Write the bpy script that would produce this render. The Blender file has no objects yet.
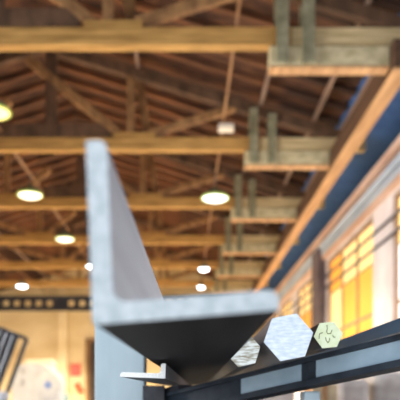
import bpy, bmesh, math, random
from mathutils import Vector, Matrix
random.seed(4)
S = bpy.context.scene
COL = S.collection
CAM_H = 1.5
F = 640.0
def P(px, py, d):
    """the place that the photograph shows at (px, py), d metres into the hall"""
    return Vector(((px - 185) / F * d, d, CAM_H + (402 - py) / F * d))

# ------------------------------------------------------------------ materials
def new_mat(name):
    m = bpy.data.materials.new(name); m.use_nodes = True
    nt = m.node_tree
    return m, nt, nt.nodes['Principled BSDF']
def ramp_mat(name, c1, c2, scale=(4, 4, 4), rough=0.7, metal=0.0, detail=6.0, bump=0.0, lo=0.35, hi=0.65, spec=0.3):
    m, nt, b = new_mat(name)
    tc = nt.nodes.new('ShaderNodeTexCoord'); mp = nt.nodes.new('ShaderNodeMapping')
    mp.inputs['Scale'].default_value = scale
    n = nt.nodes.new('ShaderNodeTexNoise'); n.inputs['Scale'].default_value = 1.0; n.inputs['Detail'].default_value = detail
    r = nt.nodes.new('ShaderNodeValToRGB')
    r.color_ramp.elements[0].position = lo; r.color_ramp.elements[1].position = hi
    r.color_ramp.elements[0].color = (*c1, 1); r.color_ramp.elements[1].color = (*c2, 1)
    nt.links.new(tc.outputs['Object'], mp.inputs['Vector']); nt.links.new(mp.outputs['Vector'], n.inputs['Vector'])
    nt.links.new(n.outputs['Fac'], r.inputs['Fac']); nt.links.new(r.outputs['Color'], b.inputs['Base Color'])
    b.inputs['Roughness'].default_value = rough; b.inputs['Metallic'].default_value = metal
    b.inputs['Specular IOR Level'].default_value = spec
    if bump:
        bp = nt.nodes.new('ShaderNodeBump'); bp.inputs['Strength'].default_value = bump
        nt.links.new(n.outputs['Fac'], bp.inputs['Height']); nt.links.new(bp.outputs['Normal'], b.inputs['Normal'])
    return m
def emit_mat(name, c, strength, base=(0.8, 0.8, 0.8)):
    m, nt, b = new_mat(name)
    b.inputs['Base Color'].default_value = (*base, 1)
    b.inputs['Emission Color'].default_value = (*c, 1); b.inputs['Emission Strength'].default_value = strength
    return m
M = {}
M['beam'] = ramp_mat('orange_timber', (.30, .155, .04), (.60, .34, .10), (1.2, 9, 14), .75, bump=.15)
M['shaded_beam_side'] = ramp_mat('shaded_side_timber', (.075, .037, .02), (.14, .072, .038), (9, .8, 9), .75, bump=.1)  # shade on the long beam's sides put into a darker timber colour
M['lit_underside'] = ramp_mat('lit_underside_timber', (.42, .22, .09), (.66, .38, .17), (9, .8, 9), .7, bump=.1)  # light from below put into a paler colour for timber undersides
M['strut'] = ramp_mat('strut_timber', (.20, .10, .04), (.40, .21, .08), (5, 5, 3), .75)
M['bolster'] = ramp_mat('pale_bolster_timber', (.44, .36, .19), (.70, .60, .36), (4, 6, 6), .7)
M['chord_end'] = ramp_mat('cream_timber', (.46, .33, .15), (.72, .56, .30), (1.2, 9, 14), .75)
M['dark_wood'] = ramp_mat('dark_timber', (.07, .038, .02), (.16, .085, .045), (4, 4, 2), .8)
M['grey_wood'] = ramp_mat('weathered_grey_timber', (.18, .165, .09), (.34, .31, .19), (4, 6, 6), .7)
M['boards'] = ramp_mat('roof_boards', (.035, .015, .009), (.12, .05, .024), (2, 5, 2), .8)
M['rafter'] = ramp_mat('rafter_timber', (.045, .021, .012), (.25, .10, .04), (.6, 1.2, .6), .8, lo=.38, hi=.64)
M['rafter_dark'] = ramp_mat('rafter_dark_timber', (.09, .06, .05), (.17, .12, .10), (3, 6, 3), .8)
M['purlin'] = ramp_mat('purlin_timber', (.20, .13, .09), (.36, .24, .17), (6, .8, 6), .75)
M['hazy_soffit'] = ramp_mat('haze_tinted_boards', (.04, .12, .32), (.06, .17, .42), (2, 3, 2), .6)  # blue haze over the eaves put into the board colour
M['plaster'] = ramp_mat('pale_plaster', (.66, .59, .58), (.82, .76, .76), (1.2, 1.2, 1.2), .85)
M['endwall'] = ramp_mat('cream_end_wall', (.68, .52, .27), (.78, .64, .38), (.6, .6, 1.5), .85)
M['pilaster'] = ramp_mat('cream_pilaster', (.76, .60, .33), (.84, .71, .45), (.6, .6, 1.5), .85)
M['concrete'] = ramp_mat('concrete_floor', (.32, .29, .25), (.50, .46, .40), (1.2, 1.2, 1.2), .8)
M['ledge'] = ramp_mat('pinkish_ledge_timber', (.60, .38, .28), (.80, .58, .46), (6, .6, 6), .7)
M['pipe_blue'] = ramp_mat('blue_grey_pipe_paint', (.36, .44, .55), (.52, .60, .70), (3, .6, 3), .5)
M['cable'] = ramp_mat('dark_cable', (.05, .05, .08), (.09, .09, .12), (3, 3, 3), .6)
M['win_frame'] = ramp_mat('window_frame_timber', (.30, .19, .12), (.46, .30, .20), (6, 6, 2), .7)
M['dark_pier'] = ramp_mat('dark_pier', (.10, .08, .09), (.18, .14, .15), (3, 3, 2), .7)
M['girder'] = ramp_mat('dark_girder_steel', (.018, .02, .03), (.035, .04, .055), (2, 2, 2), .55)
M['pane_amber'] = emit_mat('amber_window_glass', (1.0, .40, .045), 1.0, (.5, .25, .05))
M['pane_yellow'] = emit_mat('pale_yellow_window_glass', (1.0, .68, .26), 1.1, (.6, .45, .2))
M['pane_white'] = emit_mat('white_window_glass', (1.0, .97, .95), 1.0)
M['rim_green'] = emit_mat('yellow_green_glass_rim', (.62, .75, .10), .55, (.3, .35, .08))
M['rim_white'] = emit_mat('white_glass_rim', (.9, .95, 1), .8)
M['shade'] = ramp_mat('lamp_shade_enamel', (.10, .12, .07), (.16, .18, .11), (3, 3, 3), .5)
M['bulb_green'] = emit_mat('greenish_white_lamp', (.78, 1.0, .86), 2.2)
M['bulb_warm'] = emit_mat('warm_white_lamp', (1.0, .97, .66), 2.2)
M['bulb_yellow'] = emit_mat('yellow_lamp', (1.0, .66, .03), 1.6)
M['bulb_white'] = emit_mat('cold_white_lamp', (.92, .97, 1.0), 14)
M['conduit'] = ramp_mat('conduit_paint', (.26, .13, .06), (.40, .21, .09), (4, 1, 4), .6)
M['box_white'] = ramp_mat('cream_box_paint', (.78, .66, .50), (.88, .78, .62), (5, 5, 5), .6)
M['steel_end'] = ramp_mat('sawn_steel_end', (.33, .375, .395), (.47, .51, .53), (170, 170, 170), .55, .15, 8, .1)
M['steel_side'] = ramp_mat('grey_mill_steel', (.24, .225, .23), (.32, .30, .305), (60, 3, 60), .55, .3, 5)
M['shaded_steel'] = ramp_mat('shaded_outer_steel', (.018, .018, .02), (.035, .035, .038), (60, 3, 60), .6, 0, 5, spec=.15)  # shade on the large angle's outer faces put into a dark steel colour
M['zinc_end'] = ramp_mat('bright_cut_steel', (.74, .74, .72), (.95, .95, .93), (700, 700, 700), .5, .15, 6, .3)
M['hex_end'] = ramp_mat('brushed_steel_face', (.52, .60, .68), (.82, .87, .91), (90, 600, 330), .42, .25, 8, .15, .3, .7)
M['streak_end'] = ramp_mat('streaked_rusty_face', (.22, .17, .08), (.76, .78, .74), (60, 60, 330), .45, .25, 5, .2, .36, .56)
M['green_end'] = ramp_mat('pale_green_paint', (.82, .89, .54), (.92, .97, .68), (120, 120, 120), .6, 0, 5)
M['mark'] = ramp_mat('olive_marker_ink', (.12, .13, .03), (.17, .18, .05), (200, 200, 200), .7)
M['dark_steel'] = ramp_mat('dark_bar_steel', (.035, .038, .045), (.075, .08, .095), (50, 4, 50), .5, .3, 5)
M['channel'] = ramp_mat('blue_grey_channel_steel', (.035, .11, .21), (.06, .16, .28), (30, 2, 30), .45, .3, 5)
M['channel_web'] = ramp_mat('pale_blue_web', (.33, .45, .54), (.43, .55, .63), (30, 3, 30), .5, .1, 5)
M['post'] = ramp_mat('pale_blue_grey_post_paint', (.44, .54, .58), (.54, .64, .68), (20, 20, 6), .6, 0, 4)
M['rail'] = ramp_mat('dark_rail_steel', (.022, .03, .042), (.04, .05, .065), (40, 40, 40), .6, .1, 4)
M['arm'] = ramp_mat('dark_arm_steel', (.03, .03, .036), (.05, .05, .058), (40, 40, 40), .6, .1, 4)
M['white_paint'] = ramp_mat('white_machine_paint', (.44, .47, .53), (.54, .58, .64), (3, 3, 3), .5)
M['grey_paint'] = ramp_mat('grey_vent_paint', (.30, .31, .33), (.42, .43, .45), (8, 8, 8), .6)
M['blue_badge'] = ramp_mat('blue_badge_paint', (.12, .20, .50), (.20, .30, .62), (8, 8, 8), .5)
M['teal'] = ramp_mat('teal_paint', (.20, .36, .36), (.30, .48, .48), (6, 6, 6), .6)
M['frame_black'] = ramp_mat('black_frame_steel', (.012, .012, .014), (.03, .03, .034), (6, 6, 6), .5)
M['slat_grey'] = ramp_mat('grey_slat_steel', (.34, .35, .37), (.48, .49, .52), (6, 6, 2), .5)
M['red'] = ramp_mat('faded_red_paint', (.62, .10, .08), (.76, .20, .16), (10, 10, 10), .6)
M['red_bright'] = ramp_mat('bright_red_paint', (.70, .06, .02), (.85, .14, .05), (10, 10, 10), .5)
M['white_sign'] = ramp_mat('white_sign_paint', (.75, .70, .66), (.82, .78, .74), (10, 10, 10), .6)
M['door_dark'] = ramp_mat('dark_doorway_paint', (.04, .028, .022), (.07, .05, .04), (3, 3, 2), .7)
M['door_brown'] = ramp_mat('brown_door_frame', (.20, .11, .045), (.30, .17, .07), (3, 3, 2), .7)
M['wrap'] = ramp_mat('pale_wrapping', (.30, .26, .23), (.46, .41, .37), (5, 5, 5), .6)
M['rust'] = ramp_mat('rusty_crate_boards', (.34, .16, .07), (.52, .28, .13), (3, 3, 10), .8)
M['pallet'] = ramp_mat('pallet_timber', (.30, .22, .13), (.45, .34, .21), (6, 6, 6), .8)

# ------------------------------------------------------------------ mesh helpers
class MB:
    def __init__(self): self.bm = bmesh.new()
    def box(self, lo, hi, bevel=0.0):
        c = [(a + b) / 2 for a, b in zip(lo, hi)]; s = [abs(b - a) for a, b in zip(lo, hi)]
        r = bmesh.ops.create_cube(self.bm, size=1.0, matrix=Matrix.Translation(c) @ Matrix.Diagonal((*s, 1)))
        if bevel:
            es = list({e for v in r['verts'] for e in v.link_edges})
            bmesh.ops.bevel(self.bm, geom=es, offset=bevel, segments=2, profile=.5, affect='EDGES')
        return self
    def bar(self, a, b, w, h, up=(0, 0, 1), bevel=0.0):
        """a squared timber or bar from a to b; w across, h along up"""
        a = Vector(a); b = Vector(b); z = (b - a); L = z.length; z.normalize()
        u = Vector(up); u = (u - z * u.dot(z)).normalized(); x = u.cross(z)
        m = Matrix.Translation((a + b) / 2) @ Matrix((x, u, z)).transposed().to_4x4() @ Matrix.Diagonal((w, h, L, 1))
        r = bmesh.ops.create_cube(self.bm, size=1.0, matrix=m)
        if bevel:
            es = list({e for v in r['verts'] for e in v.link_edges})
            bmesh.ops.bevel(self.bm, geom=es, offset=bevel, segments=2, profile=.5, affect='EDGES')
        return self
    def tube(self, pts, r, n=10):
        for a, b in zip(pts[:-1], pts[1:]):
            a = Vector(a); b = Vector(b); z = b - a; L = z.length
            q = z.to_track_quat('Z', 'Y').to_matrix().to_4x4()
            bmesh.ops.create_cone(self.bm, cap_ends=True, segments=n, radius1=r, radius2=r, depth=L,
                                  matrix=Matrix.Translation((a + b) / 2) @ q)
        return self
    def lathe(self, c, prof, n=28, axis='Z', cap=True):
        rings = []
        for (r, h) in prof:
            ring = []
            for k in range(n):
                t = 2 * math.pi * k / n
                if axis == 'Z': p = (c[0] + r * math.cos(t), c[1] + r * math.sin(t), c[2] + h)
                else: p = (c[0] + r * math.cos(t), c[1] + h, c[2] + r * math.sin(t))
                ring.append(self.bm.verts.new(p))
            rings.append(ring)
        for r1, r2 in zip(rings[:-1], rings[1:]):
            for k in range(n):
                self.bm.faces.new((r1[k], r1[(k + 1) % n], r2[(k + 1) % n], r2[k]))
        if cap:
            self.bm.faces.new(rings[0]); self.bm.faces.new(rings[-1])
        return self
    def prism(self, pts, vec):
        """closed outline (3D points) swept along vec"""
        a = [self.bm.verts.new(p) for p in pts]
        b = [self.bm.verts.new(Vector(p) + Vector(vec)) for p in pts]
        n = len(a)
        self.bm.faces.new(a); self.bm.faces.new(list(reversed(b)))
        for k in range(n): self.bm.faces.new((a[k], a[(k + 1) % n], b[(k + 1) % n], b[k]))
        return self
    def build(self, name, mat, parent=None, smooth=False):
        bmesh.ops.recalc_face_normals(self.bm, faces=self.bm.faces[:])
        me = bpy.data.meshes.new(name)
        if parent is not None:
            bmesh.ops.translate(self.bm, verts=self.bm.verts[:], vec=-world_loc(parent))
        else:
            self.origin = None
        self.bm.to_mesh(me); self.bm.free()
        o = bpy.data.objects.new(name, me); COL.objects.link(o)
        me.materials.append(mat)
        if smooth:
            for p in me.polygons: p.use_smooth = True
            try: me.set_sharp_from_angle(angle=math.radians(40))
            except Exception: pass
        if parent is not None: o.parent = parent
        return o
def world_loc(o):
    v = Vector((0, 0, 0))
    while o is not None:
        v = v + o.location; o = o.parent
    return v
def thing(name, loc, label, cat, group=None):
    o = bpy.data.objects.new(name, None); COL.objects.link(o); o.location = loc
    o.empty_display_size = .1
    return tag(o, label, cat, group)
def tag(o, label, cat, group=None):
    o['label'] = label; o['category'] = cat
    if group: o['group'] = group
    return o
def struct(o, label=None, cat=None):
    o['kind'] = 'structure'
    if label: o['label'] = label
    if cat: o['category'] = cat
    return o
def copy_tree(o, parent=None):
    c = o.copy(); COL.objects.link(c)
    if parent is not None: c.parent = parent
    for ch in list(o.children): copy_tree(ch, c)
    return c

# ------------------------------------------------------------------ the hall (z below is measured from the camera's height)
H = CAM_H
RIDGE_X, RIDGE_Z, SL = -3.0, 7.95, .306
WALL_R, WALL_L, Y_END, Y_FRONT = 4.2, -10.2, 34.0, 2.0
def roof_z(x): return H + RIDGE_Z - SL * abs(x - RIDGE_X)

fl = MB().box((WALL_L - .3, -6, -.2), (WALL_R + 1.5, Y_END + .3, 0)).build('floor', M['concrete'])
struct(fl, 'pale concrete floor of the workshop hall', 'floor')

# roof: board decks, eaves tinted with blue haze on the window side, common rafters
def deck(x0, x1, th=.06):
    z0, z1 = roof_z(x0), roof_z(x1)
    return [(x0, Y_FRONT, z0), (x1, Y_FRONT, z1), (x1, Y_FRONT, z1 + th), (x0, Y_FRONT, z0 + th)]
LEN = Y_END - Y_FRONT + .2
ceil = MB().prism(deck(RIDGE_X, 3.3), (0, LEN, 0)).prism(deck(WALL_L - .4, RIDGE_X), (0, LEN, 0)).build('ceiling', M['boards'])
struct(ceil, 'boarded timber roof with close rafters above the trusses', 'ceiling')
so = MB().prism(deck(3.3, WALL_R + .7), (0, LEN, 0)).build('eaves_boards', M['hazy_soffit'], ceil)
so['label'] = 'boards along the eaves over the window wall, tinted with blue haze'
def slab(x0, x1, y, w, h):
    z0, z1 = roof_z(x0), roof_z(x1)
    return MB().prism([(x0, y, z0 - .003), (x1, y, z1 - .003), (x1, y, z1 - h), (x0, y, z0 - h)], (0, w, 0))
y = 8.3
proto_r = proto_l = None
while y < Y_END - .3:
    if proto_r is None:
        proto_r = slab(RIDGE_X + .02, 3.28, y, .12, .12).build('rafter', M['rafter'], ceil)
        proto_l = slab(WALL_L, RIDGE_X - .02, y, .12, .12).build('rafter', M['rafter'], ceil)
        y0 = y
    else:
        for p in (proto_r, proto_l):
            c = p.copy(); COL.objects.link(c); c.location.y = p.location.y + (y - y0)
    y += .66

# purlins along the hall
k = 0
names = {2.75: 'thin grey timber runner under the right roof slope, inner one of two near the eaves',
         3.35: 'thin grey timber runner under the right roof slope, outer one beside the haze-tinted eaves boards',
         1.62: 'timber runner under the middle of the right roof slope',
         -1.0: 'timber runner under the right roof slope nearest the ridge',
         -4.9: 'timber runner under the left roof slope nearest the ridge',
         -7.2: 'timber runner low on the left roof slope'}
for x, lab in names.items():
    zt = roof_z(x) - .125
    o = MB().bar((x, 8.0, zt - .05), (x, Y_END - .1, zt - .05), .06, .10).build('roof_purlin', M['purlin'])
    tag(o, lab, 'roof beam', 'timber runners under the roof slopes')

# walls
ew = MB()
prof = [(WALL_L - .3, Y_END, 0), (WALL_R + .6, Y_END, 0), (WALL_R + .6, Y_END, roof_z(WALL_R + .6) - .005), (RIDGE_X, Y_END, roof_z(RIDGE_X) - .005),
        (WALL_L - .3, Y_END, roof_z(WALL_L - .3) - .005)]
ew.prism(prof, (0, .3, 0))
struct(ew.build('wall_back', M['endwall']), 'cream end wall at the far end of the hall', 'wall')
wl = MB().box((WALL_L - .3, Y_FRONT, 0), (WALL_L, Y_END, roof_z(WALL_L) - .01))
struct(wl.build('wall_left', M['plaster']), 'pale wall on the left of the hall', 'wall')

# right wall with openings for tall windows. (y from, y to) of each opening
WINS = [(10.4, 12.95), (14.3, 18.9), (20.8, 23.9), (25.2, 28.2), (29.4, 32.4)]
W_TOP, W_BOT, SILL = H + 4.18, H + .9, H + .9
wr = MB()
wall_top = H + 4.95
ys = [Y_FRONT] + [v for w in WINS for v in w] + [Y_END]
for a, b in zip(ys[0::2], ys[1::2]): wr.box((WALL_R, a, 0), (WALL_R + .3, b, wall_top))
for a, b in WINS:
    wr.box((WALL_R, a, 0), (WALL_R + .3, b, W_BOT)); wr.box((WALL_R, a, W_TOP), (WALL_R + .3, b, wall_top))
wr.box((WALL_R + .3, Y_FRONT, wall_top - .05), (WALL_R + .5, Y_END, H + 5.6))
struct(wr.build('wall_right', M['plaster']), 'pale plastered window wall on the right', 'wall')
for i, (a, b) in enumerate(WINS):
    root = bpy.data.objects.new('window_%d' % (i + 1), None); COL.objects.link(root); root.location = (WALL_R + .1, (a + b) / 2, W_BOT)
    words = ['pale glowing window at the right edge', 'large amber glowing window next to the pale pier', 'amber window just beyond the dark pier',
             'second amber window beyond the dark pier', 'farthest amber window by the end wall'][i]
    struct(root, words, 'window')
    f = MB(); t = .11; x0, x1 = WALL_R + .04, WALL_R + .16
    f.box((x0, a, W_BOT), (x1, a + t, W_TOP)).box((x0, b - t, W_BOT), (x1, b, W_TOP))
    f.box((x0, a + t, W_TOP - t), (x1, b - t, W_TOP)).box((x0, a + t, W_BOT), (x1, b - t, W_BOT + t))
    f.build('window_frame', M['win_frame'], root)
    nb = 2 if i == 0 else 3
    m = MB(); zs = [W_BOT + t, H + 2.0, H + 3.15, W_TOP - t]
    for q in range(1, nb):
        yy = a + (b - a) * q / nb; m.box((x0 + .01, yy - .04, W_BOT + t), (x1 - .01, yy + .04, W_TOP - t))
    for z in zs[1:3]: m.box((x0 + .02, a + t, z - (.03 if z < H + 3 else .012)), (x1 - .02, b - t, z + (.03 if z < H + 3 else .012)))
    m.build('glazing_bars', M['win_frame'], root)
    for q in range(nb):
        ya = a + t + (b - a - 2 * t) * q / nb; yb = a + t + (b - a - 2 * t) * (q + 1) / nb
        for zi in range(3):
            mat = M['pane_amber'] if zi < 2 else M['pane_yellow']
            if i == 0: mat = M['pane_white'] if zi < 2 else M['pane_yellow']
            if i == 1 and q == 2: mat = M['pane_amber'] if zi == 2 else M['pane_yellow']
            MB().box((WALL_R + .09, ya, zs[zi]), (WALL_R + .11, yb, zs[zi + 1])).build('pane', mat, root)

o = MB().box((WALL_R - .22, 19.1, 0), (WALL_R + .02, 20.1, H + 4.6)).build('wall_pier', M['dark_pier'])
tag(o, 'dark pier standing against the window wall between two amber windows', 'pillar')

# ledge and pipes along the window wall
o = MB().bar((WALL_R - .11, 6, H + 4.88), (WALL_R - .11, 33.8, H + 4.88), .20, .16).build('wall_ledge', M['ledge'])
tag(o, 'long pinkish timber ledge along the top of the window wall', 'ledge')
o = MB().bar((WALL_R - .06, 6, H + 4.30), (WALL_R - .06, 33.8, H + 4.30), .11, .10).build('wall_ledge', M['ledge'])
tag(o, 'thin pinkish timber strip just above the window heads', 'ledge')
o = MB().tube([(WALL_R - .12, 6, H + 4.62), (WALL_R - .12, 33.8, H + 4.62)], .085, 14).build('wall_pipe', M['pipe_blue'], None, True)
tag(o, 'thick blue-grey pipe running along the wall under the pinkish ledge', 'pipe')
o = MB().tube([(WALL_R - .10, 6, H + 4.44), (WALL_R - .10, 33.8, H + 4.44)], .05, 12).build('wall_pipe', M['pipe_blue'], None, True)
tag(o, 'thinner blue-grey pipe running along the wall below the thick one', 'pipe')
o = MB().tube([(WALL_R - .05, 6, H + 3.70), (WALL_R - .05, 33.8, H + 3.70)], .03, 10).build('wall_cable', M['cable'], None, True)
tag(o, 'upper dark cable strung along the wall across the windows', 'cable')
o = MB().tube([(WALL_R - .05, 6, H + 3.36), (WALL_R - .05, 33.8, H + 3.36)], .03, 10).build('wall_cable', M['cable'], None, True)
tag(o, 'lower dark cable strung along the wall across the windows', 'cable')

# ------------------------------------------------------------------ trusses
CH0, CH1, CW = H + 5.36, H + 5.63, .20
def make_truss(d, label, group):
    r = thing('roof_truss', (-3, d, CH0), label, 'roof truss', group)
    yc = d + CW / 2
    MB().box((WALL_L - .02, d, CH0), (1.6, d + CW, CH1), .012).build('bottom_chord', M['beam'], r)
    MB().box((1.6, d + .004, CH0 + .004), (3.85, d + CW - .004, CH1 - .004), .012).build('chord_end', M['chord_end'], r)['label'] = 'paler weathered end piece of the chord'
    MB().box((-1.52, d + .01, CH1), (-.64, d + CW - .01, CH1 + .11), .01).build('joint_block', M['beam'], r)
    MB().box((-5.36, d + .01, CH1), (-4.48, d + CW - .01, CH1 + .11), .01).build('joint_block', M['beam'], r)
    # principal rafters under the purlins
    off = .125 + .10 + .11
    def rz(x): return roof_z(x) - off
    MB().bar((RIDGE_X + .08, yc, rz(RIDGE_X + .08)), (3.6, yc, rz(3.6)), CW * .8, .2).build('top_chord', M['dark_wood'], r)
    MB().bar((RIDGE_X - .08, yc, rz(RIDGE_X - .08)), (WALL_L + .2, yc, rz(WALL_L + .2)), CW * .8, .2).build('top_chord', M['dark_wood'], r)
    # diagonals
    MB().bar((-1.42, yc, CH1 + .10), (-3.35, yc - .02, H + 7.32), .14, .17).build('diagonal_strut', M['strut'], r)
    MB().bar((-.74, yc, CH1 + .10), (1.06, yc, min(H + 6.50, rz(1.06) - .08)), .14, .15).build('diagonal_strut', M['strut'], r)
    MB().bar((-4.60, yc, CH1 + .10), (-3.75, yc + .02, H + 6.45), .14, .15).build('diagonal_strut', M['strut'], r)
    MB().bar((-5.28, yc, CH1 + .10), (-7.1, yc, min(H + 6.50, rz(-7.1) - .08)), .14, .15).build('diagonal_strut', M['strut'], r)
    # queen posts, dark king post, leaning brace
    MB().box((-1.24, yc - .06, CH1 + .11), (-1.08, yc + .06, rz(-1.1) - .05)).build('queen_post', M['strut'], r)
    MB().box((-5.0, yc - .06, CH1 + .11), (-4.84, yc + .06, rz(-4.9) - .05)).build('queen_post', M['strut'], r)
    MB().bar((-.78, d + .32, CH1 + .02), (-1.02, d + .32, rz(-1.0) + .08), .08, .18, (1, 0, 0)).build('leaning_brace', M['strut'], r)
    MB().box((-2.98, yc - .05, CH1 + .3), (-2.74, yc + .05, rz(-2.9))).build('king_post', M['dark_wood'], r)
    MB().box((-4.4, yc - .07, CH1 + .0), (-1.6, yc + .07, CH1 + .30)).build('straining_beam', M['dark_wood'], r)
    # bolster and pair of clamped posts over the long beam
    MB().box((1.27, d - .005, H + 5.05), (3.075, d + CW + .005, CH0 - .02), .012).build('bolster', M['bolster'], r)
    MB().box((1.27, d - .01, H + 5.005), (3.075, d + CW + .01, H + 5.049), .006).build('lit_underside_board', M['lit_underside'], r)  # added board, its colour carries the bolster's lit underside
    for x0 in (1.37, 1.76):
        zt = rz(x0 + .1) - .02
        p = MB().box((x0, d - .075, H + 5.06), (x0 + .18, d - .008, zt), .008)
        p.box((x0, d + CW + .008, H + 5.06), (x0 + .18, d + CW + .075, zt), .008)
        p.build('clamped_post', M['grey_wood'], r)
    return r
ORD = ['nearest roof truss, whose timber chord crosses near the top', 'second roof truss back, chord crossing behind the steel angle tip',
       'third roof truss back, level with the green-white lamp', 'fourth roof truss counted from the nearest one',
       'fifth roof truss counted from the nearest one', 'sixth and farthest roof truss, in front of the holed girder']
t0 = make_truss(9.6, ORD[0], 'timber roof trusses')
for i in range(1, 6):
    c = copy_tree(t0); c.location.y = 9.6 + 4.0 * i; c['label'] = ORD[i]
o = thing('longitudinal_beam', (3.21, 9.42, H + 4.9), 'long squared timber beam running down the hall under the truss ends', 'beam')
MB().box((3.08, 9.42, H + 4.94), (3.34, 33.9, CH0 - .004), .01).build('timber', M['shaded_beam_side'], o)
MB().box((3.08, 9.42, H + 4.89), (3.34, 33.9, H + 4.939), .005).build('lit_underside_board', M['lit_underside'], o)  # added board, its colour carries the beam's lit underside
tag(o, 'long squared timber beam running down the hall under the truss ends', 'beam')

# ------------------------------------------------------------------ conduits and lamps
for x, lab in ((.79, 'brown conduit running down the hall above the truss chords, carrying the green-white lamp'),
               (-3.92, 'brown conduit running down the left of the hall, carrying the warm lamps'),
               (-7.33, 'brown conduit at the far left, carrying a single cold white lamp')):
    o = MB().tube([(x, 8.2, CH1 + .15), (x, 33.9, CH1 + .15)], .026, 10).build('conduit', M['conduit'], None, True)
    tag(o, lab, 'conduit')
c = P(226, 128, 13.1)
bx = thing('junction_box', (c.x, c.y, c.z), 'cream box hanging on the conduit between the first two trusses', 'box')
MB().box((c.x - .16, c.y - .09, c.z - .065), (c.x + .16, c.y + .09, c.z + .065), .02).build('housing', M['box_white'], bx)
MB().box((c.x - .12, c.y - .10, c.z - .045), (c.x + .12, c.y - .088, c.z + .045), .004).build('cover', M['box_white'], bx)
MB().tube([(.79, c.y, c.z + .06), (.79, c.y, CH1 + .125)], .012, 8).build('hanger', M['conduit'], bx)
def lamp(px, py, d, dia, bulb, label, watts, col):
    c = P(px, py, d)
    r = thing('pendant_lamp', c, label, 'lamp', 'pendant lamps under the trusses')
    R = dia / 2
    MB().lathe((c.x, c.y, c.z), [(R, 0), (R * .97, .05), (R * .8, .12), (R * .45, .18), (R * .2, .21), (R * .18, .27), (.02, .275)], 32).build('lamp_shade', M['shade'], r, True)
    MB().lathe((c.x, c.y, c.z), [(R * .30, -.075), (R * .72, -.055), (R * .92, -.015), (R * .92, -.002)], 32).build('diffuser', M[bulb], r, True)
    MB().lathe((c.x, c.y, c.z), [(R * .93, -.012), (R * 1.03, -.02), (R * 1.05, .0), (R * 1.0, .03), (R * .93, .02)], 32, cap=False).build('glass_rim', M['rim_green' if bulb != 'bulb_white' else 'rim_white'], r, True)
    top = CH1 + .12
    if top > c.z + .27: MB().tube([(c.x, c.y, c.z + .26), (c.x, c.y, top)], .015, 8).build('cable', M['cable'], r)
    L = bpy.data.lights.new('lamp_light', 'SPOT'); L.energy = watts * LAMP_K; L.color = col; L.shadow_soft_size = .16
    L.spot_size = math.radians(128); L.spot_blend = .5
    lo = bpy.data.objects.new('lamp_light', L); COL.objects.link(lo); lo.location = (c.x, c.y, c.z - .28)
WARM = (1.0, .80, .55); LAMP_K = 5.0
lamp(30, 195, 16.2, .62, 'bulb_warm', 'warm white dome lamp at the left, nearer of two on the left conduit', 200, WARM)
lamp(65, 239, 20.6, .60, 'bulb_warm', 'warm white dome lamp at the left, just left of the steel angle', 230, WARM)
lamp(215, 198, 16.2, .68, 'bulb_green', 'large green-white dome lamp right of the steel angle', 330, (.95, .88, .62))
lamp(204, 269, 25.0, .40, 'bulb_white', 'cold white lamp right of the angle, upper of two small ones', 700, (1, .85, .65))
lamp(201, 287, 29.0, .33, 'bulb_white', 'smallest cold white lamp, just above the steel angle edge', 700, (1, .88, .7))
lamp(22, 286, 28.8, .50, 'bulb_white', 'cold white lamp at far left above the holed girder', 700, (1, .88, .7))
lamp(91, 266, 24.6, .32, 'bulb_white', 'small white lamp half hidden by the steel angle', 700, (1, .85, .6))
lamp(-7, 112, 11.5, .62, 'bulb_yellow', 'yellow lamp cut off by the left edge under the first truss', 330, (1, .62, .2))

# ------------------------------------------------------------------ far end: girder with round holes, pilaster, signs, door
gy = 32.4
gx0, gx1 = WALL_L + .02, 3.06
gz1, gz0 = P(0, 296, gy).z, P(0, 310.5, gy).z
g = thing('holed_girder', (-3, gy, gz0), 'dark girder with a row of round holes across the far end', 'girder')
web = bmesh.new(); mb = MB(); mb.bm.free(); mb.bm = web
for cx in (gx0 + .02, gx1 - .26): MB().box((cx, gy - .1, 0), (cx + .22, gy + .15, gz0)).build('column', M['girder'], g)
pitch = 10.9 / F * gy; hr = .165; n = 20; x = P(6, 0, gy).x - 12 * pitch * 0
zc = (gz0 + gz1) / 2; th = .05
cells = []
xs = P(6, 0, gy).x - pitch / 2
while xs - pitch > gx0: xs -= pitch
start = xs
def ring_cell(xa, xb, hole):
    cx = (xa + xb) / 2; za, zb = gz0 + .06, gz1 - .06
    for yy in (gy, gy + th):
        if not hole:
            vs = [web.verts.new(p) for p in ((xa, yy, za), (xb, yy, za), (xb, yy, zb), (xa, yy, zb))]
            web.faces.new(vs); continue
        N = 24; inner = []; outer = []
        for k in range(N):
            t = 2 * math.pi * (k + .5) / N; co, si = math.cos(t), math.sin(t)
            inner.append(web.verts.new((cx + hr * co, yy, zc + hr * si)))
            hx, hz = (xb - xa) / 2, (zb - za) / 2
            s = min(hx / abs(co) if abs(co) > 1e-6 else 9, hz / abs(si) if abs(si) > 1e-6 else 9)
            outer.append(web.verts.new((cx + s * co, yy, zc + s * si)))
        for k in range(N):
            j = (k + 1) % N
            web.faces.new((inner[k], inner[j], outer[j], outer[k]))
        if yy == gy: first = inner
        else:
            for k in range(N):
                j = (k + 1) % N; web.faces.new((first[k], first[j], inner[j], inner[k]))
        # corners
        for sx in (-1, 1):
            for sz in (-1, 1):
                pass
xa = start; ci = 0
while xa + pitch < gx1:
    pxm = 185 + (xa + pitch / 2) / gy * F
    ring_cell(xa, xa + pitch, not (56 < pxm < 66)); xa += pitch
mb.build('holed_web', M['girder'], g)
MB().box((gx0, gy - .12, gz1 - .07), (gx1, gy + .17, gz1)).build('flange', M['girder'], g)
MB().box((gx0, gy - .12, gz0), (gx1, gy + .17, gz0 + .07)).build('flange', M['girder'], g)

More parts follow.
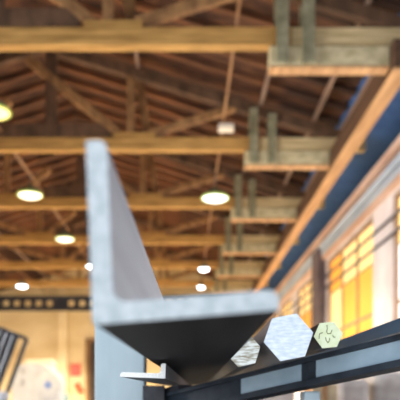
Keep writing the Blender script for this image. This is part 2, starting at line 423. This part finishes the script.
a = P(58, 0, 33.8).x; b = P(67, 0, 33.8).x
o = MB().box((a, 33.75, 0), (b, 34.02, gz0 + 1.5)).build('wall_pilaster', M['pilaster'])
tag(o, 'pale cream pilaster on the far end wall under the holed girder', 'pillar')
# doorway
dl, dr, dz = P(86, 0, 34).x, -2.8, P(0, 339, 34).z
r = bpy.data.objects.new('door_1', None); COL.objects.link(r); r.location = (dl, 33.9, 0)
struct(r, 'tall dark doorway in the far end wall', 'door')
MB().box((dl + .18, 33.93, 0), (dr - .18, 34.03, dz - .15)).build('door_leaf', M['door_dark'], r)
MB().box((dl, 33.86, 0), (dl + .20, 34.02, dz)).box((dr - .20, 33.86, 0), (dr, 34.02, dz)).box((dl + .2, 33.86, dz - .18), (dr - .2, 34.02, dz)).build('door_frame', M['door_brown'], r)
# red sign and red extinguisher-like plate
p = P(75.5, 370, 33.95)
s = thing('wall_sign', p, 'upper faded red square sign on the cream end wall', 'sign')
MB().box((p.x - .27, 33.94, p.z - .33), (p.x + .27, 34.0, p.z + .33), .01).build('sign_board', M['red'], s)
p = P(78.5, 388, 33.9)
o = MB().bar((p.x - .14, 33.95, p.z + .25), (p.x + .16, 33.95, p.z - .27), .09, .30, (1, 0, .5), .03).build('wall_sign', M['red_bright'])
tag(o, 'lower bright red slanted board on the cream end wall', 'sign')

# ------------------------------------------------------------------ white machine, tilted frame and teal bin at lower left
d = 15.0
r0 = P(34, 402, d); r0.z = 0
mc = thing('white_machine', r0, 'rounded white machine housing in front of the far cream wall', 'machine')
L0, R0, T0 = P(12, 0, d).x, P(44, 0, d).x, P(0, 363, d).z
cz = P(0, 388, d).z; rr = (57.5 - 33) / F * d
pts = [(L0, d, .25), (P(44, 0, d).x, d, .25)]
cxm = P(33.5, 0, d).x; rad = P(57.5, 0, d).x - cxm
cz = T0 - rad
for k in range(13):
    t = math.pi / 2 * k / 12
    pts.append((cxm + rad * math.cos(t), d, cz + rad * math.sin(t)))
pts.insert(1, (cxm + rad, d, .25)); pts.pop(2)
pts += [(L0 + .25, d, T0 - .02), (L0 + .08, d, T0 - .12), (L0, d, T0 - .32)]
MB().prism(pts, (0, .9, 0)).build('housing', M['white_paint'], mc, True)
bc = P(48.5, 385, d)
MB().lathe((bc.x, d - .03, bc.z), [(.30, .03), (.30, .0), (.26, -.02), (.02, -.03)], 32, 'Y').build('round_cover', M['white_paint'], mc, True)
MB().lathe((bc.x, d - .07, bc.z), [(.085, .02), (.085, 0), (.02, -.005)], 20, 'Y').build('badge', M['blue_badge'], mc)
for (px, py) in ((23, 371), (23, 382.5)):
    v = P(px, py, d); m = MB()
    for q in range(4): m.box((v.x - .055, d - .015, v.z - .06 + q * .035), (v.x + .055, d + .01, v.z - .04 + q * .035))
    m.build('vent', M['grey_paint'], mc)
MB().box((L0 + .05, d + .05, 0), (cxm + rad - .05, d + .85, .25)).build('plinth', M['grey_paint'], mc)
bx0, bx1 = P(38, 0, 16.5).x, P(53, 0, 16.5).x
o = MB().box((bx0 - .3, 16.4, 0), (bx1, 17.0, P(0, 360, 16.5).z), .03).build('cabinet', M['box_white'])
tag(o, 'plain cream cabinet standing behind the rounded white machine', 'cabinet')
v = P(60, 393, 16.2)
o = MB().lathe((v.x, 16.2, 0), [(.18, 0), (.22, .1), (.22, v.z - .05), (.19, v.z)], 24).build('gas_cylinder', M['teal'], None, True)
tag(o, 'teal upright cylinder beside the rounded white machine', 'cylinder')

d = 9.0
A = P(27, 339, d); B = P(3, 404, d); C0 = P(-40, 384, d); D0 = P(-18, 321.5, d)
fr = thing('tilted_rack', (P(-10, 0, d).x, d, 0), 'tilted black framed rack of grey slats at the left edge', 'rack')
m = MB()
m.bar(A, B, .05, .05, (0, 1, 0)).bar(D0, A, .05, .05, (0, 1, 0)).bar(D0, C0, .05, .05, (0, 1, 0)).bar(B, C0, .05, .05, (0, 1, 0))
m.build('frame', M['frame_black'], fr)
AD = D0 - A; AB = B - A
for q, w in ((.30, .07), (.44, .06), (.58, .07), (.72, .06), (.86, .06)):
    s0 = A + AD * q + AB * .02; s1 = A + AD * q + AB * .98
    MB().bar(s0, s1, .03, w * 1.25, AD).build('slat', M['slat_grey'], fr)
    s0 = A + AD * (q - .07) + AB * .02; s1 = A + AD * (q - .07) + AB * .98
    MB().bar(s0, s1, .03, .075, AD).build('slat', M['frame_black'], fr)
m = MB()
m.bar(B, (B.x, d, 0), .06, .06, (0, 1, 0)).bar(C0, (C0.x, d, 0), .06, .06, (0, 1, 0))
m.build('stand', M['frame_black'], fr)
v = P(3, 397, 8.0)
o = MB().lathe((v.x - .02, 8.0, 0), [(.02, 0), (.02, v.z - .05), (.085, v.z - .04), (.095, v.z + .03), (.06, v.z + .07), (.01, v.z + .08)], 20).build('capped_post', M['white_paint'], None, True)
tag(o, 'white rounded post cap at the bottom left corner', 'post')

# ------------------------------------------------------------------ loads standing down the hall, seen under the channel
def load(x0, x1, y0, y1, zt, mat, label, kind='crate'):
    r = thing('%s' % kind, ((x0 + x1) / 2, (y0 + y1) / 2, 0), label, 'crate' if kind == 'timber_crate' else 'load')
    if kind == 'timber_crate':
        b = MB(); nb = 6; h = (zt - .12) / nb
        for q in range(nb): b.box((x0, y0, .12 + q * h + .006), (x1, y1, .12 + (q + 1) * h - .006), .006)
        b.build('boards', mat, r)
        MB().box((x0 - .02, y0 - .02, .12), (x0 + .07, y0, zt)).box((x1 - .07, y0 - .02, .12), (x1 + .02, y0, zt)).build('corner_battens', M['pallet'], r)
    else:
        MB().box((x0, y0, .12), (x1, y1, zt), .07).build('wrapped_bundle', mat, r)
        MB().box((x0 - .005, y0 - .006, zt * .6), (x1 + .005, y1 + .006, zt * .6 + .04)).build('strap', M['frame_black'], r)
    p = MB()
    for xx in (x0, (x0 + x1) / 2 - .05, x1 - .1): p.box((xx, y0, 0), (xx + .1, y1, .10))
    p.box((x0, y0, .10), (x1, y1, .12)); p.build('pallet', M['pallet'], r)
def xat(px, d): return (px - 185) / F * d
load(xat(244, 7), xat(296, 7), 7, 7.5, P(0, 386, 7).z, M['wrap'], 'pale wrapped bundle seen under the hexagonal bars', 'palletised_bundle')
load(xat(314, 6), xat(335, 6), 6, 6.5, P(0, 384, 6).z, M['rust'], 'rust-brown board crate seen under the rack rail', 'timber_crate')
load(xat(337, 6.6), xat(371, 6.6), 6.6, 7.2, P(0, 379, 6.6).z, M['wrap'], 'pale wrapped bundle seen under the rail beside the rusty crate', 'palletised_bundle')
load(xat(373, 7), xat(412, 7), 7, 7.6, P(0, 371, 7).z, M['wrap'], 'taller pale wrapped bundle at the lower right corner', 'palletised_bundle')

# ------------------------------------------------------------------ the steel bars in front
U = Vector((13 / F, 1, 10 / F))           # direction in which all the bars run
def sweep(pts, length):                    # pts: section outline in the plane y = const
    return MB().prism(pts, U * length)
def faced_bar(name, label, cat, pts, length, m_end, m_side, group=None):
    c = sum((Vector(p) for p in pts), Vector()) / len(pts)
    r = thing(name, c, label, cat, group)
    b = MB().prism([Vector(p) + U * .0012 for p in pts], U * length).build('bar_body', m_side, r)
    e = MB().prism(pts, U * .0012).build('cut_end', m_end, r)
    e['label'] = 'bright saw-cut end'
    return r
def arc(c, r, t0, t1, n=8):
    return [(c[0] + r * math.cos(t0 + (t1 - t0) * k / n), c[1] + r * math.sin(t0 + (t1 - t0) * k / n)) for k in range(n + 1)]
def angle_outline(L, t, rin, rtip, rout):
    pi = math.pi
    o = []
    o += arc((rout, rout), rout, pi, 1.5 * pi, 5)                       # outer corner
    o += [(L, 0)]
    o += arc((L - rtip, t - rtip), rtip, 0, pi / 2, 6)                   # toe of the lying leg
    o += list(reversed(arc((t + rin, t + rin), rin, pi, 1.5 * pi, 8)))   # root fillet
    o += arc((t - rtip, L - rtip), rtip, 0, pi / 2, 6)                   # toe of the standing leg
    o += [(0, L)]
    return o
# big angle
d0 = .28
c0 = P(92.5, 325, d0); tl = math.radians(4.6); tv = math.radians(2.1)
L = 187 / F * d0
ux = Vector((math.cos(tl), 0, math.sin(tl))); vz = Vector((-math.sin(tv), 0, math.cos(tv)))
pts = [c0 + ux * a + vz * b * .985 for a, b in angle_outline(L, 21 / F * d0, 16 / F * d0, 10 / F * d0, 5 / F * d0)]
big = faced_bar('steel_angle', 'large grey steel angle with its cut end nearest the camera', 'steel bar', pts, 3.1, M['steel_end'], M['steel_side'])
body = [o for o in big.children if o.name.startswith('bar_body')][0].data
body.materials.append(M['shaded_steel'])
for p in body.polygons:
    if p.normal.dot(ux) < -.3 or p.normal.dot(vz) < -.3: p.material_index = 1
# small angle (standing leg on the right)
d1 = .60
c1 = P(165.2, 378.5, d1); k = d1 / F
tl = math.radians(-2.2)
ux = Vector((-math.cos(tl), 0, -math.sin(tl))); vz = Vector((math.sin(tl) * -1, 0, math.cos(tl)))
out = [(0, 0), (45 * k, 0), (45 * k, 3 * k), (43.5 * k, 4.8 * k)] + list(reversed(arc((8 * k, 8 * k), 3 * k, math.pi, 1.5 * math.pi, 6))) + [(5 * k, 13.5 * k), (3.5 * k, 15 * k), (0, 15 * k)]
pts = [c1 + ux * a + vz * b for a, b in out]
faced_bar('steel_angle', 'small steel angle with bright end lying under the large one', 'steel bar', pts, 2.8, M['zinc_end'], M['dark_steel'])
# hexagonal bars
def hexa(px, d):
    c = [P(x, y, d) for x, y in px]
    return c
def reg(cx, cy, r, a, d): return [P(cx + r * math.cos(math.radians(a + 60 * k)), cy - r * math.sin(math.radians(a + 60 * k)), d) for k in range(6)]
faced_bar('hexagonal_bar', 'largest hexagonal steel bar with a brushed silver face', 'steel bar', reg(288.5, 337.3, 25.2, 11, .78), 2.6, M['hex_end'], M['steel_side'], 'hexagonal steel bars')
faced_bar('hexagonal_bar', 'hexagonal bar with streaked rusty face, partly hidden by the big angle', 'steel bar', reg(243.5, 350.5, 17.3, 13, .80), 2.6, M['streak_end'], M['dark_steel'], 'hexagonal steel bars')
hb = faced_bar('hexagonal_bar', 'smallest hexagonal bar, its face painted pale green with marker strokes', 'steel bar', reg(328.3, 335, 14.6, 6, .80), 2.6, M['green_end'], M['dark_steel'], 'hexagonal steel bars')
strokes = [[(112, 190), (115, 160), (120, 146), (142, 142)], [(175, 80), (178, 108), (173, 135), (182, 150), (205, 149), (216, 120)],
           [(164, 178), (170, 206), (184, 222), (194, 208), (198, 184)], [(222, 160), (228, 176), (244, 178)]]
m = MB()
for st in strokes:
    pp = [P(305 + a / 8, 315 + b / 8, .7996) for a, b in st]
    for a, b in zip(pp[:-1], pp[1:]): m.bar(a, b, .0008, .0004, (0, 1, 0))
m.build('marker_strokes', M['mark'], hb)
# dark blue flat bar lying at the right of the hexagonal ones
y0 = .45; base = Vector((0, 0, H)) + U * y0
sec = [(.235, .0703), (.305, .0865), (.3016, .1015), (.2335, .0858), (.2318, .0840)]
fb = MB().prism([base + Vector((p, 0, q)) for p, q in sec], U * 2.8).build('flat_bar', M['channel'])
tag(fb, 'wide dark blue flat steel bar lying at the right beyond the hexagonal bars', 'steel bar')

# rack that carries them: pale post on the left, sloping oblique rail, short post on the right
rk = thing('storage_rack', (-.12, 1.2, 0), 'bar storage rack with pale blue-grey post and dark sloping rail', 'rack')
A0 = Vector((.2875, .751, H + .0826)); E0 = Vector((-.0686, 1.156, H + .0014)); T = E0 - A0
NH = Vector((-T.y, T.x, 0)).normalized()          # from the bars' cut ends into the rail
if NH.y < 0: NH = -NH
WEB, LIP, FL = .0244, .009, .0065
def t_at(px):
    k = (px - 185) / F
    return (A0.x - k * A0.y) / (k * T.y - T.x)
def rail_part(t0, t1, outline, name, mat, sh):
    """outline: (depth into the rail, height) pairs"""
    p0 = A0 + T * t0 + sh
    return MB().prism([p0 + NH * q + Vector((0, 0, h)) for q, h in outline], T * (t1 - t0)).build(name, mat, rk)
def rack_frame(sh, patches):
    prof = [(0, FL), (.04, FL), (.04, -WEB - LIP), (0, -WEB - LIP), (0, -WEB), (.006, -WEB), (.006, 0), (0, 0)]
    rail_part(0, 1, prof, 'rail', M['rail'], sh)
    if patches:
        for xa, xb in ((440, 314), (299, 239)):  # two pale stretches of web, the rest stays dark
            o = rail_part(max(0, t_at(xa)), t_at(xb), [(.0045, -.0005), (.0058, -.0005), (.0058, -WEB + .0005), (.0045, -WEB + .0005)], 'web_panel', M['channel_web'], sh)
            o['label'] = 'pale blue panel in the rail'
    top = H + .2 if patches else H + .002
    MB().box((-.1645 + sh.x, 1.162 + sh.y, 0), (-.0735 + sh.x, 1.235 + sh.y, top), .004).build('post', M['post'], rk)
    q = A0 + T * t_at(304) + sh
    MB().box((q.x - .0115 + .014, q.y + .012, 0), (q.x + .0115 + .014, q.y + .05, q.z - WEB - LIP - .006), .003).build('post', M['post'], rk)
    MB().box((-.0730 + sh.x, 1.105 + sh.y, H - .05 + sh.z), (-.036 + sh.x, 1.15 + sh.y, H + .0285 + sh.z)).build('bracket', M['arm'], rk)
    MB().bar(A0 + T * .85 + sh + NH * .02 + Vector((0, 0, FL + .005)), A0 + T * .96 + sh + NH * .02 + Vector((0, 0, FL + .005)), .03, .0095).build('packing_block', M['arm'], rk)
rack_frame(Vector((0, 0, 0)), True)
rack_frame(U * 1.5, False)
MB().box((-.072, .45, H - .20), (.30, 3.0, H - .17)).box((-.072, .45, H - .17), (-.068, 3.0, H - .13)).box((.296, .45, H - .17), (.30, 3.0, H - .13)).build('bounce_block_tray', M['arm'], rk)  # unseen tray added to keep floor bounce off the bars' undersides

# ------------------------------------------------------------------ light
def area(name, loc, rot, sx, sy, e, col):
    L = bpy.data.lights.new(name, 'AREA'); L.shape = 'RECTANGLE'; L.size = sx; L.size_y = sy; L.energy = e; L.color = col
    o = bpy.data.objects.new(name, L); COL.objects.link(o); o.location = loc; o.rotation_euler = rot
    return o
R = math.radians
# daylight through the open gate behind the camera
area('gate_daylight', (-1.2, -1.7, 1.7), (R(90), 0, 0), 4.2, 3.0, 108, (.95, .98, 1.0))
# added fill lights at the windowless left wall; daylight through the right wall's windows
area('left_floor_fill', (WALL_L + .2, 18, 4.0), (R(42), 0, R(-90)), 28, 2.4, 2300, (1.0, .84, .62)).data.spread = R(115)  # added warm fill aimed at the floor, for bounce onto the trusses
area('left_side_fill', (WALL_L + .2, 7, 3.0), (R(86), 0, R(-72)), 8, 3.2, 900, (.92, .95, 1.0)).data.spread = R(90)  # added cool fill for the rail and the window wall
area('right_window_daylight', (WALL_R - .3, 14, 3.6), (R(90), 0, R(90)), 22, 2.6, 500, (.72, .85, 1.0))
w = bpy.data.worlds.new('daylight'); S.world = w; w.use_nodes = True
bg = w.node_tree.nodes['Background']; bg.inputs[0].default_value = (.55, .72, 1.0, 1); bg.inputs[1].default_value = .5

# ------------------------------------------------------------------ camera
cam = bpy.data.cameras.new('camera'); co = bpy.data.objects.new('camera', cam); COL.objects.link(co)
co.location = (0, 0, CAM_H); co.rotation_euler = (R(90), 0, 0)
cam.sensor_width = 36; cam.lens = 36 * F / 400
cam.shift_x = 15 / 400; cam.shift_y = 202 / 400
cam.clip_start = .02; cam.clip_end = 200
cam.dof.use_dof = True; cam.dof.focus_distance = .68; cam.dof.aperture_fstop = 9.0
S.camera = co
vs = S.view_settings
vs.view_transform = 'Standard'; vs.look = 'None'; vs.gamma = 1; vs.use_curve_mapping = False; vs.exposure = 0.0
